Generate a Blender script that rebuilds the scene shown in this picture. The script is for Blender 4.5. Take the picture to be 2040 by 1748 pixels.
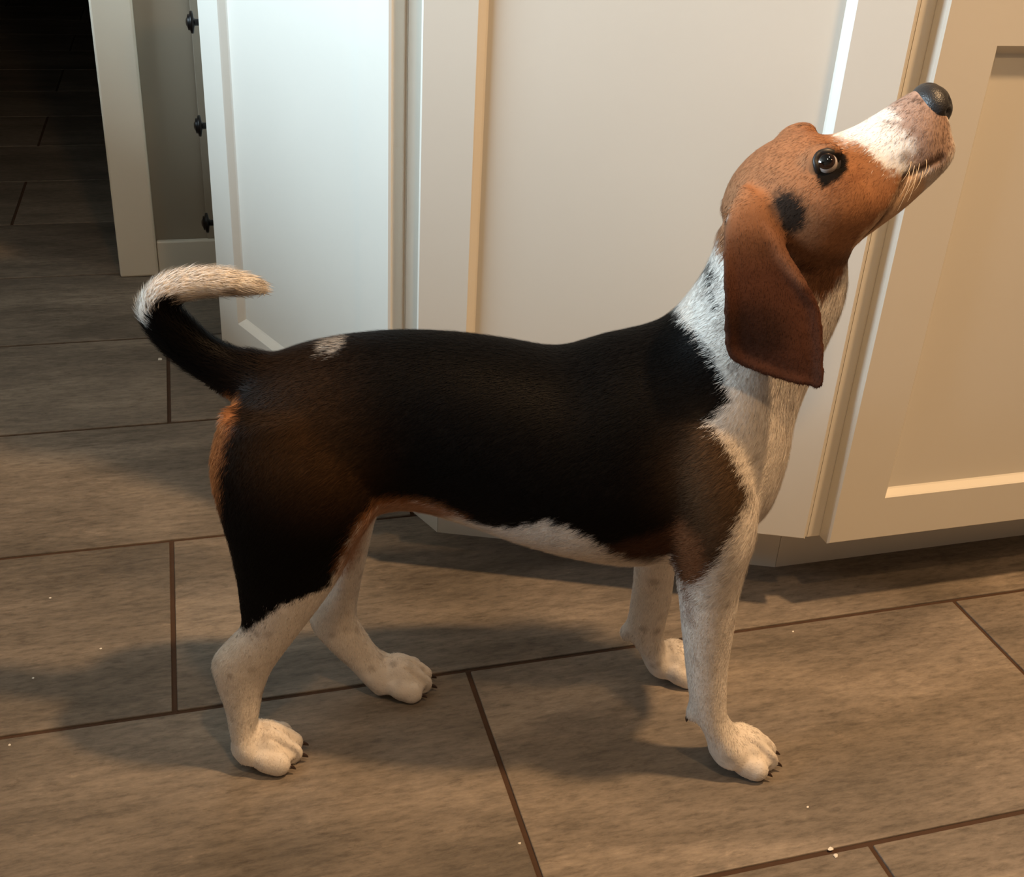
import bpy, bmesh, math, random
import numpy as np
from mathutils import Vector, Matrix
from mathutils.bvhtree import BVHTree

random.seed(7); rng = np.random.default_rng(7)
for o in list(bpy.data.objects): bpy.data.objects.remove(o)
SC = bpy.context.scene; COL = SC.collection

# ------------------------------------------------------------------ camera
F, CX, CY = 2237.52, 1035.05, 815.57            # focal length / principal point in photo pixels (2040 x 1748)
YAW, PITCH, ROLL = 0.305752, 0.488088, 0.064968
CAM = np.array([0.0, -0.908569, 0.822872])
def cam_axes():
    cy, sy, cp, sp = math.cos(YAW), math.sin(YAW), math.cos(PITCH), math.sin(PITCH)
    w = np.array([sy*cp, cy*cp, -sp]); r = np.array([cy, -sy, 0.0]); u = np.cross(r, w)
    return math.cos(ROLL)*r + math.sin(ROLL)*u, -math.sin(ROLL)*r + math.cos(ROLL)*u, w
CR, CU, CW = cam_axes()
cd = bpy.data.cameras.new('camera'); cam = bpy.data.objects.new('camera', cd); COL.objects.link(cam)
M = Matrix(((CR[0], CU[0], -CW[0], CAM[0]), (CR[1], CU[1], -CW[1], CAM[1]), (CR[2], CU[2], -CW[2], CAM[2]), (0, 0, 0, 1)))
cam.matrix_world = M
cd.sensor_fit = 'HORIZONTAL'; cd.sensor_width = 36.0; cd.lens = F/2040*36.0
cd.shift_x = (1020-CX)/2040; cd.shift_y = (CY-874)/2040
cd.clip_start = 0.02; cd.clip_end = 50
SC.camera = cam

# ------------------------------------------------------------------ light and exposure
vs = SC.view_settings
vs.view_transform = 'Standard'; vs.look = 'None'; vs.gamma = 1.0; vs.use_curve_mapping = False
vs.exposure = 0.0
wd = bpy.data.worlds.new('world'); SC.world = wd; wd.use_nodes = True
wd.node_tree.nodes['Background'].inputs[0].default_value = (0.55, 0.72, 1.0, 1)
wd.node_tree.nodes['Background'].inputs[1].default_value = 0.6
def area(name, loc, target, size, power, col, shape='DISK', sy=None):
    l = bpy.data.lights.new(name, 'AREA'); l.shape = shape; l.size = size
    if sy: l.size_y = sy
    l.energy = power; l.color = col
    o = bpy.data.objects.new(name, l); COL.objects.link(o); o.location = loc
    o.rotation_euler = (Vector(target)-Vector(loc)).to_track_quat('-Z', 'Y').to_euler()
    return o
WARM = (1.0, 0.62, 0.31)
area('ceiling_lamp', (1.00, -0.50, 2.42), (1.00, -0.50, 0), 0.13, 51, WARM)
area('ceiling_lamp', (0.30, -1.25, 2.42), (0.30, -1.25, 0), 0.13, 15, WARM)
area('ceiling_lamp', (1.9, -1.5, 2.42), (1.9, -1.5, 0), 0.13, 4, WARM)
area('window_daylight', (-3.58, 0.20, 1.55), (0.0, 0.2, 1.0), 1.9, 370, (0.68, 0.87, 1.0), 'RECTANGLE', 1.2)

# ------------------------------------------------------------------ helpers
def link(name, me, mat=None, parent=None, label=None, cat=None, group=None, kind=None):
    o = bpy.data.objects.new(name, me); COL.objects.link(o)
    if mat is not None and me is not None and len(me.materials) == 0: me.materials.append(mat)
    if parent is not None: o.parent = parent
    if label: o['label'] = label
    if cat: o['category'] = cat
    if group: o['group'] = group
    if kind: o['kind'] = kind
    return o
def mesh_from(name, bm, smooth=False):
    bmesh.ops.recalc_face_normals(bm, faces=bm.faces)
    me = bpy.data.meshes.new(name); bm.to_mesh(me); bm.free()
    if smooth:
        for p in me.polygons: p.use_smooth = True
    return me
def add_box(bm, lo, hi, mat4=None, bevel=0.0):
    vs_ = [bm.verts.new((x, y, z)) for x in (lo[0], hi[0]) for y in (lo[1], hi[1]) for z in (lo[2], hi[2])]
    fs = [(0,1,3,2),(4,6,7,5),(0,4,5,1),(2,3,7,6),(0,2,6,4),(1,5,7,3)]
    faces = [bm.faces.new([vs_[i] for i in f]) for f in fs]
    if mat4 is not None:
        for v in vs_: v.co = mat4 @ v.co
    if bevel > 0:
        es = list({e for f in faces for e in f.edges})
        bmesh.ops.bevel(bm, geom=es, offset=bevel, segments=2, affect='EDGES', profile=0.5)
def box_mesh(name, lo, hi, bevel=0.0, mat4=None):
    bm = bmesh.new(); add_box(bm, lo, hi, mat4, bevel); return mesh_from(name, bm)
def prism(bm, pts, z0, z1):
    a = [bm.verts.new((x, y, z0)) for x, y in pts]; b = [bm.verts.new((x, y, z1)) for x, y in pts]
    n = len(pts)
    bm.faces.new(a[::-1]); bm.faces.new(b)
    for i in range(n): bm.faces.new((a[i], a[(i+1) % n], b[(i+1) % n], b[i]))
def lathe(name, prof, seg=24, smooth=True):
    """profile [(r, h)] turned about the local z axis"""
    bm = bmesh.new(); rings = []
    for r, h in prof:
        rings.append([bm.verts.new((r*math.cos(2*math.pi*i/seg), r*math.sin(2*math.pi*i/seg), h)) for i in range(seg)])
    for a, b in zip(rings, rings[1:]):
        for i in range(seg): bm.faces.new((a[i], a[(i+1) % seg], b[(i+1) % seg], b[i]))
    bm.faces.new(rings[0][::-1]); bm.faces.new(rings[-1])
    return mesh_from(name, bm, smooth)

# ------------------------------------------------------------------ materials
def new_mat(name):
    m = bpy.data.materials.new(name); m.use_nodes = True
    return m, m.node_tree.nodes, m.node_tree.links, m.node_tree.nodes['Principled BSDF']
def lin(r, g, b):
    f = lambda c: (c/255/12.92) if c/255 <= 0.04045 else ((c/255+0.055)/1.055)**2.4
    return (f(r), f(g), f(b), 1.0)
def paint(name, rgb, rough=0.4, var=0.04, bump=0.02, scale=6.0):
    m, N, L, B = new_mat(name)
    tc = N.new('ShaderNodeTexCoord'); nz = N.new('ShaderNodeTexNoise'); nz.inputs['Scale'].default_value = scale
    nz.inputs['Detail'].default_value = 5
    L.new(tc.outputs['Object'], nz.inputs['Vector'])
    mx = N.new('ShaderNodeMix'); mx.data_type = 'RGBA'
    c = lin(*rgb); mx.inputs[6].default_value = tuple(x*(1-var) for x in c[:3])+(1,); mx.inputs[7].default_value = tuple(min(1, x*(1+var)) for x in c[:3])+(1,)
    L.new(nz.outputs['Fac'], mx.inputs[0]); L.new(mx.outputs[2], B.inputs['Base Color'])
    B.inputs['Roughness'].default_value = rough
    n2 = N.new('ShaderNodeTexNoise'); n2.inputs['Scale'].default_value = 160; L.new(tc.outputs['Object'], n2.inputs['Vector'])
    bp = N.new('ShaderNodeBump'); bp.inputs['Strength'].default_value = bump; bp.inputs['Distance'].default_value = 0.002
    L.new(n2.outputs['Fac'], bp.inputs['Height']); L.new(bp.outputs['Normal'], B.inputs['Normal'])
    return m
M_CAB = paint('cabinet_white_paint', (226, 222, 212), 0.38)
M_TRIM = paint('trim_white_paint', (222, 214, 198), 0.42, 0.06)
M_WALL = paint('taupe_wall_paint', (150, 140, 124), 0.7)
M_ROOM = paint('room_wall_paint', (108, 92, 76), 0.8)
M_CEIL = paint('ceiling_paint', (150, 141, 130), 0.9)
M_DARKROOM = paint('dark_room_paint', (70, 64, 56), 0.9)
M_STONE = paint('pale_stone', (196, 190, 180), 0.25, 0.15, 0.0, 14)
M_BRONZE = paint('black_iron', (24, 21, 19), 0.35, 0.2, 0.05, 40); M_BRONZE.node_tree.nodes['Principled BSDF'].inputs['Metallic'].default_value = 0.6
M_CRUMB = paint('crumb', (225, 220, 210), 0.8)
M_GROUT = paint('grout', (70, 48, 32), 0.9, 0.2, 0.3, 60)
def tile_mat():
    m, N, L, B = new_mat('wood_look_tile')
    tc = N.new('ShaderNodeTexCoord'); oi = N.new('ShaderNodeObjectInfo')
    off = N.new('ShaderNodeVectorMath'); off.operation = 'MULTIPLY'
    cmb = N.new('ShaderNodeCombineXYZ')
    for i in range(3): L.new(oi.outputs['Random'], cmb.inputs[i])
    L.new(cmb.outputs[0], off.inputs[0]); off.inputs[1].default_value = (37, 91, 53)
    add = N.new('ShaderNodeVectorMath'); add.operation = 'ADD'
    L.new(tc.outputs['Object'], add.inputs[0]); L.new(off.outputs[0], add.inputs[1])
    def noise(scale, vec, detail=6, rough=0.6, dist=0.0):
        mp = N.new('ShaderNodeMapping'); mp.inputs['Scale'].default_value = vec
        L.new(add.outputs[0], mp.inputs['Vector'])
        n = N.new('ShaderNodeTexNoise'); n.inputs['Scale'].default_value = scale; n.inputs['Detail'].default_value = detail
        n.inputs['Roughness'].default_value = rough; n.inputs['Distortion'].default_value = dist
        L.new(mp.outputs[0], n.inputs['Vector']); return n.outputs['Fac']
    def ramp(fac, stops):
        r = N.new('ShaderNodeValToRGB')
        while len(r.color_ramp.elements) < len(stops): r.color_ramp.elements.new(0.5)
        for e, (p_, c) in zip(r.color_ramp.elements, stops): e.position = p_; e.color = c
        L.new(fac, r.inputs[0]); return r.outputs[0]
    big = noise(5.0, (0.55, 1.6, 1), 5, 0.55, 0.6)
    streak = noise(11.0, (0.5, 4.2, 1), 9, 0.72, 0.5)
    fine = noise(150, (0.35, 1.3, 1), 5, 0.7)
    base = ramp(big, [(0.28, lin(98, 90, 81)), (0.5, lin(122, 112, 101)), (0.72, lin(146, 134, 121))])
    st = ramp(streak, [(0.3, (0.74, 0.74, 0.74, 1)), (0.52, (1, 1, 1, 1)), (0.75, (1.15, 1.14, 1.12, 1))])
    fi = ramp(fine, [(0.3, (0.60, 0.60, 0.60, 1)), (0.5, (1, 1, 1, 1)), (0.72, (1.32, 1.32, 1.32, 1))])
    speck = noise(60, (0.6, 1.5, 1), 6, 0.75, 0.4)
    sp_ = ramp(speck, [(0.30, (0.68, 0.66, 0.64, 1)), (0.42, (1, 1, 1, 1)), (0.60, (1, 1, 1, 1)), (0.72, (1.38, 1.36, 1.34, 1))])
    def mul(a, b, f=1.0):
        x = N.new('ShaderNodeMix'); x.data_type = 'RGBA'; x.blend_type = 'MULTIPLY'; x.inputs[0].default_value = f
        L.new(a, x.inputs[6]); L.new(b, x.inputs[7]); return x.outputs[2]
    c = mul(mul(mul(base, st), fi, 0.9), sp_, 0.9)
    tint = N.new('ShaderNodeHueSaturation'); mr = N.new('ShaderNodeMapRange')
    mr.inputs['To Min'].default_value = 0.90; mr.inputs['To Max'].default_value = 1.08
    L.new(oi.outputs['Random'], mr.inputs['Value']); L.new(mr.outputs[0], tint.inputs['Value']); L.new(c, tint.inputs['Color'])
    L.new(tint.outputs[0], B.inputs['Base Color'])
    rr = N.new('ShaderNodeMapRange'); rr.inputs['To Min'].default_value = 0.42; rr.inputs['To Max'].default_value = 0.62
    L.new(streak, rr.inputs['Value']); L.new(rr.outputs[0], B.inputs['Roughness'])
    B.inputs['Specular IOR Level'].default_value = 0.35
    bp = N.new('ShaderNodeBump'); bp.inputs['Strength'].default_value = 0.12; bp.inputs['Distance'].default_value = 0.002
    L.new(fine, bp.inputs['Height']); L.new(bp.outputs['Normal'], B.inputs['Normal'])
    return m
M_TILE = tile_mat()

# ------------------------------------------------------------------ room
X0, X1, YF, YB, HC = -3.6, 2.9, -2.9, 1.226, 2.45       # room interior; YB = face of the back wall
YR = 5.2                                                # far wall of the dark room behind the doorway
def wall_with_hole(name, axis, pos, thick, a0, a1, z1, hole, mat):
    """wall in plane axis=pos..pos+thick running a0..a1, hole=(h0,h1,zb,zt)"""
    bm = bmesh.new()
    def blk(p0, p1, q0, q1):
        if p1-p0 < 1e-4 or q1-q0 < 1e-4: return
        if axis == 'y': add_box(bm, (p0, pos, q0), (p1, pos+thick, q1))
        else: add_box(bm, (pos, p0, q0), (pos+thick, p1, q1))
    if hole is None: blk(a0, a1, 0, z1)
    else:
        h0, h1, zb, zt = hole
        blk(a0, h0, 0, z1); blk(h1, a1, 0, z1); blk(h0, h1, 0, zb); blk(h0, h1, zt, z1)
    return link(name, mesh_from(name, bm), mat, kind='structure')
fl = link('floor', box_mesh('floor', (X0, YF, -0.06), (X1, YR, -0.0022)), M_GROUT, kind='structure')
fl['label'] = 'floor of grey brown wood look tiles with dark grout'
PW, PL, G = 0.308, 0.308*1.9897, 0.0052                 # tile pitch across, along, grout
tile_cache = {}
def tile_mesh(lx, ly):
    key = (round(lx, 4), round(ly, 4))
    if key not in tile_cache:
        tile_cache[key] = box_mesh('tile', (0, 0, -0.010), (lx, ly, 0.0), 0.0012)
        tile_cache[key].materials.append(M_TILE)
    return tile_cache[key]
k0 = math.ceil((YF)/PW)-1
for k in range(k0, int(YR/PW)+1):
    y0, y1 = max(k*PW+G/2, YF), min((k+1)*PW-G/2, YR)
    if y1-y0 < 0.02: continue
    ph = (-0.186 if k % 2 == 0 else 0.802)*PW
    n0 = math.floor((X0-ph)/PL)
    for n in range(n0, n0+12):
        x0, x1 = max(ph+n*PL+G/2, X0), min(ph+(n+1)*PL-G/2, X1)
        if x1-x0 < 0.02: continue
        t = link('tile', tile_mesh(x1-x0, y1-y0), None, fl); t.location = (x0, y0, 0)
DX0, DX1 = -1.02, -0.137                                # door opening in the back wall
wall_with_hole('wall_back', 'y', YB, 0.12, X0, X1, HC, (DX0, DX1, 0.0, 2.05), M_WALL)
wall_with_hole('wall_left', 'x', X0-0.12, 0.12, YF, YR, HC, (-0.77, 1.17, 0.95, 2.15), M_ROOM)
wall_with_hole('wall_right', 'x', X1, 0.12, YF, YR, HC, None, M_ROOM)
wall_with_hole('wall_front', 'y', YF-0.12, 0.12, X0, X1, HC, None, M_ROOM)
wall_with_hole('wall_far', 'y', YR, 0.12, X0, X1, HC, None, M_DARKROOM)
link('ceiling', box_mesh('ceiling', (X0, YF, HC), (X1, YR, HC+0.1)), M_CEIL, kind='structure')
hw = link('wall_light_blocker', box_mesh('wall_light_blocker', (-1.42, -2.2, 0.0), (-1.30, YB-0.001, 0.90), 0.004), M_ROOM, kind='structure')  # added unseen blocker: keeps window daylight off the floor and lower panels
hw['label'] = 'waist high half wall added out of view to block low window light'
# window in the left wall
wn = link('window_1', None, kind='structure'); wn.location = (X0-0.06, 0.20, 1.55)
bm = bmesh.new()
for lo, hi in (((-.03, -.97, -.6), (.03, -.92, .6)), ((-.03, .92, -.6), (.03, .97, .6)), ((-.03, -.92, .55), (.03, .92, .6)), ((-.03, -.92, -.6), (.03, .92, -.55)), ((-.02, -.015, -.55), (.02, .015, .55))):
    add_box(bm, lo, hi)
link('window_frame', mesh_from('window_frame', bm), M_TRIM, wn)
# door casing (right jamb side is what the photo shows), head and far jamb
def casing(name, lo, hi, label):
    o = link(name, box_mesh(name, lo, hi, 0.004), M_TRIM, kind='structure'); o['label'] = label
casing('trim_1', (DX1-0.004, YB-0.018, 0.0), (DX1+0.066, YB, 2.11), 'white door casing at the right side of the dark doorway')
casing('trim_2', (DX0-0.066, YB-0.018, 0.0), (DX0+0.004, YB, 2.11), 'white door casing at the far side of the dark doorway')
casing('trim_3', (DX0+0.004, YB-0.018, 2.046), (DX1-0.004, YB, 2.11), 'white head casing over the dark doorway')
casing('trim_4', (DX1-0.004, YB, 0.0), (DX1-0.0005, YB+0.12, 2.046), 'white door jamb lining inside the dark doorway')
b = link('baseboard_back', box_mesh('baseboard_back', (DX1+0.0665, YB-0.014, 0.0), (0.0625, YB, 0.067), 0.003), M_TRIM, kind='structure')
b['label'] = 'low white baseboard between door casing and drawer cabinet'

# ------------------------------------------------------------------ island cabinets
def unit(a): a = np.array(a, float); return a/np.linalg.norm(a)
FL_ = np.array([0.21446, 0.20670]); FR_ = np.array([0.6555, 0.0300])
LD = np.array([math.cos(math.radians(-67.5)), math.sin(math.radians(-67.5))])
L0 = FL_ - 0.448*LD
ZB, ZT, DT = 0.100, 0.87, 0.019
YI = 0.640
MB1, MB2 = np.array([0.55, YI]), np.array([0.80, YI]); L0b = L0.copy()
def frame_door(name, p0, p1, t0, t1, z0, z1, parent, stile=0.06, rail=0.06, bev=0.0085, dep=0.009, th=DT):
    """framed door or panel on the vertical face p0->p1 (outside to the right of p0->p1 direction), t along it"""
    d = unit(p1-p0); n = np.array([d[1], -d[0]])
    def W(t, off, z): q = p0 + d*t + n*off; return (q[0], q[1], z)
    root = None
    bm = bmesh.new()
    e = 0.002
    def quad(*pts): return bm.faces.new([bm.verts.new(p) for p in pts])
    def rect(ta, tb, za, zb, off): return [W(ta, off, za), W(tb, off, za), W(tb, off, zb), W(ta, off, zb)]
    rings = [rect(t0, t1, z0, z1, 0.0005), rect(t0, t1, z0, z1, th-e), rect(t0+e, t1-e, z0+e, z1-e, th),
             rect(t0+stile, t1-stile, z0+rail, z1-rail, th), rect(t0+stile+0.0015, t1-stile-0.0015, z0+rail+0.0015, z1-rail-0.0015, th-0.0015),
             rect(t0+stile+bev*0.8, t1-stile-bev*0.8, z0+rail+bev*0.8, z1-rail-bev*0.8, th-dep*0.85),
             rect(t0+stile+bev, t1-stile-bev, z0+rail+bev, z1-rail-bev, th-dep)]
    vr = [[bm.verts.new(p) for p in r] for r in rings]
    for a, b_ in zip(vr, vr[1:]):
        for i in range(4): bm.faces.new((a[i], a[(i+1) % 4], b_[(i+1) % 4], b_[i]))
    bm.faces.new(vr[0][::-1])
    door = link(name, mesh_from(name, bm), M_CAB, parent)
    # the recessed flat panel is its own piece
    bm = bmesh.new()
    g = 0.0006
    front = [bm.verts.new(p) for p in rect(t0+stile+bev-g, t1-stile-bev+g, z0+rail+bev-g, z1-rail-bev+g, th-dep)]
    back = [bm.verts.new(p) for p in rect(t0+stile+bev-g, t1-stile-bev+g, z0+rail+bev-g, z1-rail-bev+g, th-dep-0.005)]
    bm.faces.new(front); bm.faces.new(back[::-1])
    for i in range(4): bm.faces.new((front[i], back[i], back[(i+1) % 4], front[(i+1) % 4]))
    link('panel', mesh_from('panel', bm), M_CAB, door)
    return door
def cabinet(name, label, poly, kick, loc):
    r = link(name, None, label=label, cat='cabinet', group='island cabinets')
    r.location = (0, 0, 0)
    bm = bmesh.new(); prism(bm, poly, ZB, ZT); link('body', mesh_from('body', bm), M_CAB, r)
    bm = bmesh.new(); prism(bm, kick, 0.0, ZB-0.0015); k = link('toe_kick', mesh_from('toe_kick', bm), M_CAB, r)
    return r
XA = np.array([1.0, 0.0])
KA, KB = np.array([0.27033, 0.26257]), np.array([0.6720, 0.1060])
K0 = KA - 0.36*LD
c1 = cabinet('island_cabinet', 'bluish white framed end panel of the island cabinets behind the dog tail', [L0, FL_-0.0006*XA, MB1-0.0006*XA, L0+np.array([0.02, 0.0175])], [K0, KA-0.0006*XA, MB1-(0.0006, 0.02), (K0[0]+.03, YI-0.02)], None)
frame_door('end_panel', L0, FL_, 0.0, 0.4445, 0.105, ZT-0.01, c1, 0.059, 0.072)
c2 = cabinet('island_cabinet', 'angled white island cabinet with wide framed door behind the dog', [FL_, FR_-0.0006*XA, MB2-0.0006*XA, MB1], [KA, KB-0.0006*XA, MB2-(0.0306, 0.02), MB1-(0, 0.02)], None)
ML = float(np.linalg.norm(FR_-FL_))
frame_door('door', FL_, FR_, 0.016, ML-0.006, 0.108, ZT-0.01, c2, 0.054, 0.06)
c3 = cabinet('island_cabinet', 'cream white island cabinet with framed doors beside the dog nose', [FR_, (1.96, FR_[1]), (1.96, YI), MB2], [KB, (1.90, KB[1]), (1.90, YI-0.02), MB2-(0.03, 0.02)], None)
E1 = np.array([1.96, FR_[1]])
for t0 in (0.016, 0.447, 0.878):
    frame_door('door', FR_, E1, t0, t0+0.425, 0.100, 0.712, c3, 0.062, 0.056)
    frame_door('drawer', FR_, E1, t0, t0+0.425, 0.718, ZT-0.008, c3, 0.04, 0.035)
def off_poly():
    n = lambda d: np.array([d[1], -d[0]])
    a = L0 + n(LD)*0.03; dm = unit(FR_-FL_)
    n1, n2, n3 = n(LD), n(dm), np.array([0, -1.0])
    return [a, FL_+0.035*(n1+n2)/(1+n1@n2), FR_+0.035*(n2+n3)/(1+n2@n3), (1.99, FR_[1]-0.035), (1.99, YI+0.02), (a[0], YI+0.02)]
bm = bmesh.new(); prism(bm, off_poly(), ZT, ZT+0.035)
link('worktop', mesh_from('worktop', bm), M_STONE, label='pale stone worktop lying on the island cabinets', cat='worktop')
# drawer cabinet beyond the island, only its knobs show past the end panel
dc = link('drawer_cabinet', None, label='drawer cabinet with round black knobs half hidden behind the white end panel', cat='cabinet')
link('body', box_mesh('body', (0.066, 0.80, 0.0), (0.55, YB-0.002, ZT), 0.003), M_CAB, dc)
knob = lathe('knob', [(0.0095, 0.0), (0.010, 0.002), (0.0058, 0.005), (0.0052, 0.012), (0.0056, 0.028), (0.0080, 0.0298), (0.0172, 0.0312), (0.0180, 0.0335), (0.0172, 0.0360), (0.0128, 0.0368), (0.0124, 0.0398), (0.0080, 0.0406), (0.0050, 0.0425), (0.0012, 0.0430)], 20)
KY = 1.06
zs = [0.153, 0.324, 0.492, 0.66, 0.81]
for i, z in enumerate(zs):
    dr = link('drawer', box_mesh('drawer', (0.0565, 0.83, z-0.082 if i < 4 else z-0.065), (0.066, 1.17, z+0.082 if i < 4 else ZT-0.004), 0.002), M_CAB, dc)
    kk = link('knob', knob, M_BRONZE, dr); kk.location = (0.0565, KY, z); kk.rotation_euler = (0, -math.pi/2, 0)
link('filler_panel', box_mesh('filler_panel', (0.0235, YB-0.006, 0.067), (0.066, YB-0.0005, ZT), 0.001), M_WALL, dc)

# ------------------------------------------------------------------ crumbs on the floor
def ray(x, y): return CW*F + CR*(x-CX) - CU*(y-CY)
def on_floor(x, y, z=0.0):
    d = ray(x, y); return CAM + d*((z-CAM[2])/d[2])
def crumb(px, py, r, label):
    bm = bmesh.new(); bmesh.ops.create_icosphere(bm, subdivisions=1, radius=1)
    for v in bm.verts: v.co = Vector((v.co.x*r*random.uniform(.7, 1.3), v.co.y*r*random.uniform(.5, 1.1), (v.co.z+1)*r*0.25*random.uniform(.7, 1.2)))
    zmin = min(v.co.z for v in bm.verts)
    for v in bm.verts: v.co.z -= zmin
    o = link('crumb', mesh_from('crumb', bm), M_CRUMB, label=label, cat='crumb', group='crumbs on the tile floor')
    o.location = on_floor(px, py); o.rotation_euler = (0, 0, random.uniform(0, 3))
crumb(319, 717, 0.0048, 'white flake on the floor beside a grout joint below the dog tail')
for q in ((1035, 1681), (100, 1192), (201, 1293), (66, 1352), (19, 1485), (1580, 1259), (1609, 1609), (1655, 1693), (1665, 1706)):
    crumb(q[0], q[1], 0.0016 if q[0] < 1640 else 0.003, {1655: 'pale flake lying in the dark grout joint near a tile corner', 1665: 'small pale crumb on the tile just beside the grout joint'}.get(q[0], 'tiny pale crumb lying on the grey brown tiles'))

# ================================================================== the dog
YAWD = math.radians(-12.0)
DU = np.array([math.cos(YAWD), math.sin(YAWD), 0.0]); DV = np.array([-math.sin(YAWD), math.cos(YAWD), 0.0]); DC = -0.022
def to_world(P): P = np.asarray(P, float); return P[..., 0:1]*DU + (P[..., 1:2]+DC)*DV + P[..., 2:3]*np.array([0, 0, 1.0])
def to_dog(P):
    P = np.asarray(P, float); return np.stack([P@DU, P@DV-DC, P[..., 2]], -1)
def D(px, l=0.0):
    """photo pixel -> dog coordinates (s along the dog, l sideways, z up) on the plane sideways = l"""
    d = ray(*px); t = (l+DC-CAM@DV)/(d@DV); return to_dog(CAM+d*t)
VERTS, FACES = [], []
def add_mesh(v, f):
    o = len(VERTS); VERTS.extend(np.asarray(v).tolist()); FACES.extend([[i+o for i in q] for q in f])
def crom(A, sub):
    A = np.asarray(A, float); n = len(A); out = []
    P = np.vstack([2*A[0]-A[1], A, 2*A[-1]-A[-2]])
    for i in range(n-1):
        p0, p1, p2, p3 = P[i], P[i+1], P[i+2], P[i+3]
        for j in range(sub):
            t = j/sub
            out.append(0.5*(2*p1 + (p2-p0)*t + (2*p0-5*p1+4*p2-p3)*t*t + (3*p1-p0-3*p2+p3)*t**3))
    out.append(A[-1]); return np.array(out)
def loft(C, A1, A2, sub=6, seg=32, k=None, power=1.0):
    """tube: centres, half-axis vectors; k skews the width towards +axis1 (k>0 wider there)"""
    k = np.zeros(len(C)) if k is None else np.asarray(k, float)
    S = crom(np.hstack([C, A1, A2, k[:, None]]), sub)
    th = np.linspace(0, 2*math.pi, seg, endpoint=False)
    cs, sn = np.cos(th), np.sin(th)
    cs_ = np.sign(cs)*abs(cs)**power; sn_ = np.sign(sn)*abs(sn)**power
    v = [ ]
    for r in S:
        v.append(r[None, 0:3] + cs_[:, None]*r[None, 3:6] + (sn_*(1+r[9]*cs))[:, None]*r[None, 6:9])
    v = np.concatenate(v); n = len(S); f = []
    for i in range(n-1):
        for j in range(seg):
            a, b_ = i*seg+j, i*seg+(j+1) % seg
            f.append([a, b_, b_+seg, a+seg])
    c0 = len(v); v = np.vstack([v, S[0, :3], S[-1, :3]])
    for j in range(seg):
        f.append([c0, (j+1) % seg, j]); f.append([c0+1, (n-1)*seg+j, (n-1)*seg+(j+1) % seg])
    add_mesh(v, f)
LV = np.array([0, 1.0, 0])
def trunk(secs, seg=40, power=1.0):
    """sections (top pixel, bottom pixel, half width, skew): silhouette pairs on the middle plane; the height is corrected for the view from above"""
    C, A1, A2, K = [], [], [], []
    for s in secs:
        tp, bt, b = s[0], s[1], s[2]; kk = s[3] if len(s) > 3 else 0.0; l0 = s[4] if len(s) > 4 else 0.0
        T, B = D(tp, l0), D(bt, l0); c = (T+B)/2; e = (T-B)/2; H = np.linalg.norm(e); e /= H
        dv = to_world(c)-CAM; de = dv@(e[0]*DU+np.array([0, 0, e[2]])); dl = dv@DV
        h2 = H*H-(b*de/dl)**2; h = math.sqrt(max(h2, (0.62*H)**2))
        C.append(c); A1.append(e*h); A2.append(LV*b); K.append(kk)
    loft(C, A1, A2, 6, seg, K, power)
def limb(secs, seg=24, sub=5):
    """sections (back pixel, front pixel, sideways plane, half width)"""
    C, A1, A2 = [], [], []
    for bp, fp, l, w in secs:
        a, b_ = D(bp, l), D(fp, l); C.append((a+b_)/2); A1.append((b_-a)/2); A2.append(LV*w)
    loft(C, A1, A2, sub, seg)
def ell(c, r, R=None, seg=18, rings=12):
    v, f = [], []
    for i in range(rings+1):
        ph = math.pi*i/rings
        for j in range(seg):
            t = 2*math.pi*j/seg
            v.append([r[0]*math.sin(ph)*math.cos(t), r[1]*math.sin(ph)*math.sin(t), r[2]*math.cos(ph)])
    v = np.array(v)
    if R is not None: v = v@np.asarray(R).T
    v += np.asarray(c)
    for i in range(rings):
        for j in range(seg):
            a, b_ = i*seg+j, i*seg+(j+1) % seg
            f.append([a, b_, b_+seg, a+seg])
    add_mesh(v, f)
def rot_z(a): c, s = math.cos(a), math.sin(a); return np.array([[c, -s, 0], [s, c, 0], [0, 0, 1.0]])
def rot_y(a): c, s = math.cos(a), math.sin(a); return np.array([[c, 0, s], [0, 1, 0], [-s, 0, c]])

# --- trunk and neck
trunk([((476, 790), (428, 900), 0.016), ((500, 735), (424, 975), 0.040), ((545, 700), (480, 1020), 0.056, 0.05), ((620, 672), (600, 1040), 0.066, 0.05),
       ((710, 656), (716, 1030), 0.068, 0.0), ((810, 650), (812, 1012), 0.068, 0.0), ((920, 653), (925, 1038), 0.078, -0.02),
       ((1020, 663), (1040, 1076), 0.088, -0.04), ((1115, 674), (1150, 1103), 0.094, -0.05), ((1205, 650), (1262, 1116), 0.094, -0.05),
       ((1290, 632), (1400, 1092), 0.088, -0.04), ((1330, 615), (1515, 1030), 0.080, 0), ((1365, 580), (1564, 930), 0.070, 0),
       ((1394, 543), (1583, 835), 0.060, 0), ((1415, 500), (1625, 735), 0.052, 0), ((1430, 455), (1684, 600), 0.047, 0), ((1470, 420), (1690, 505), 0.042, 0), ((1520, 400), (1670, 470), 0.030, 0)])
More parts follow.
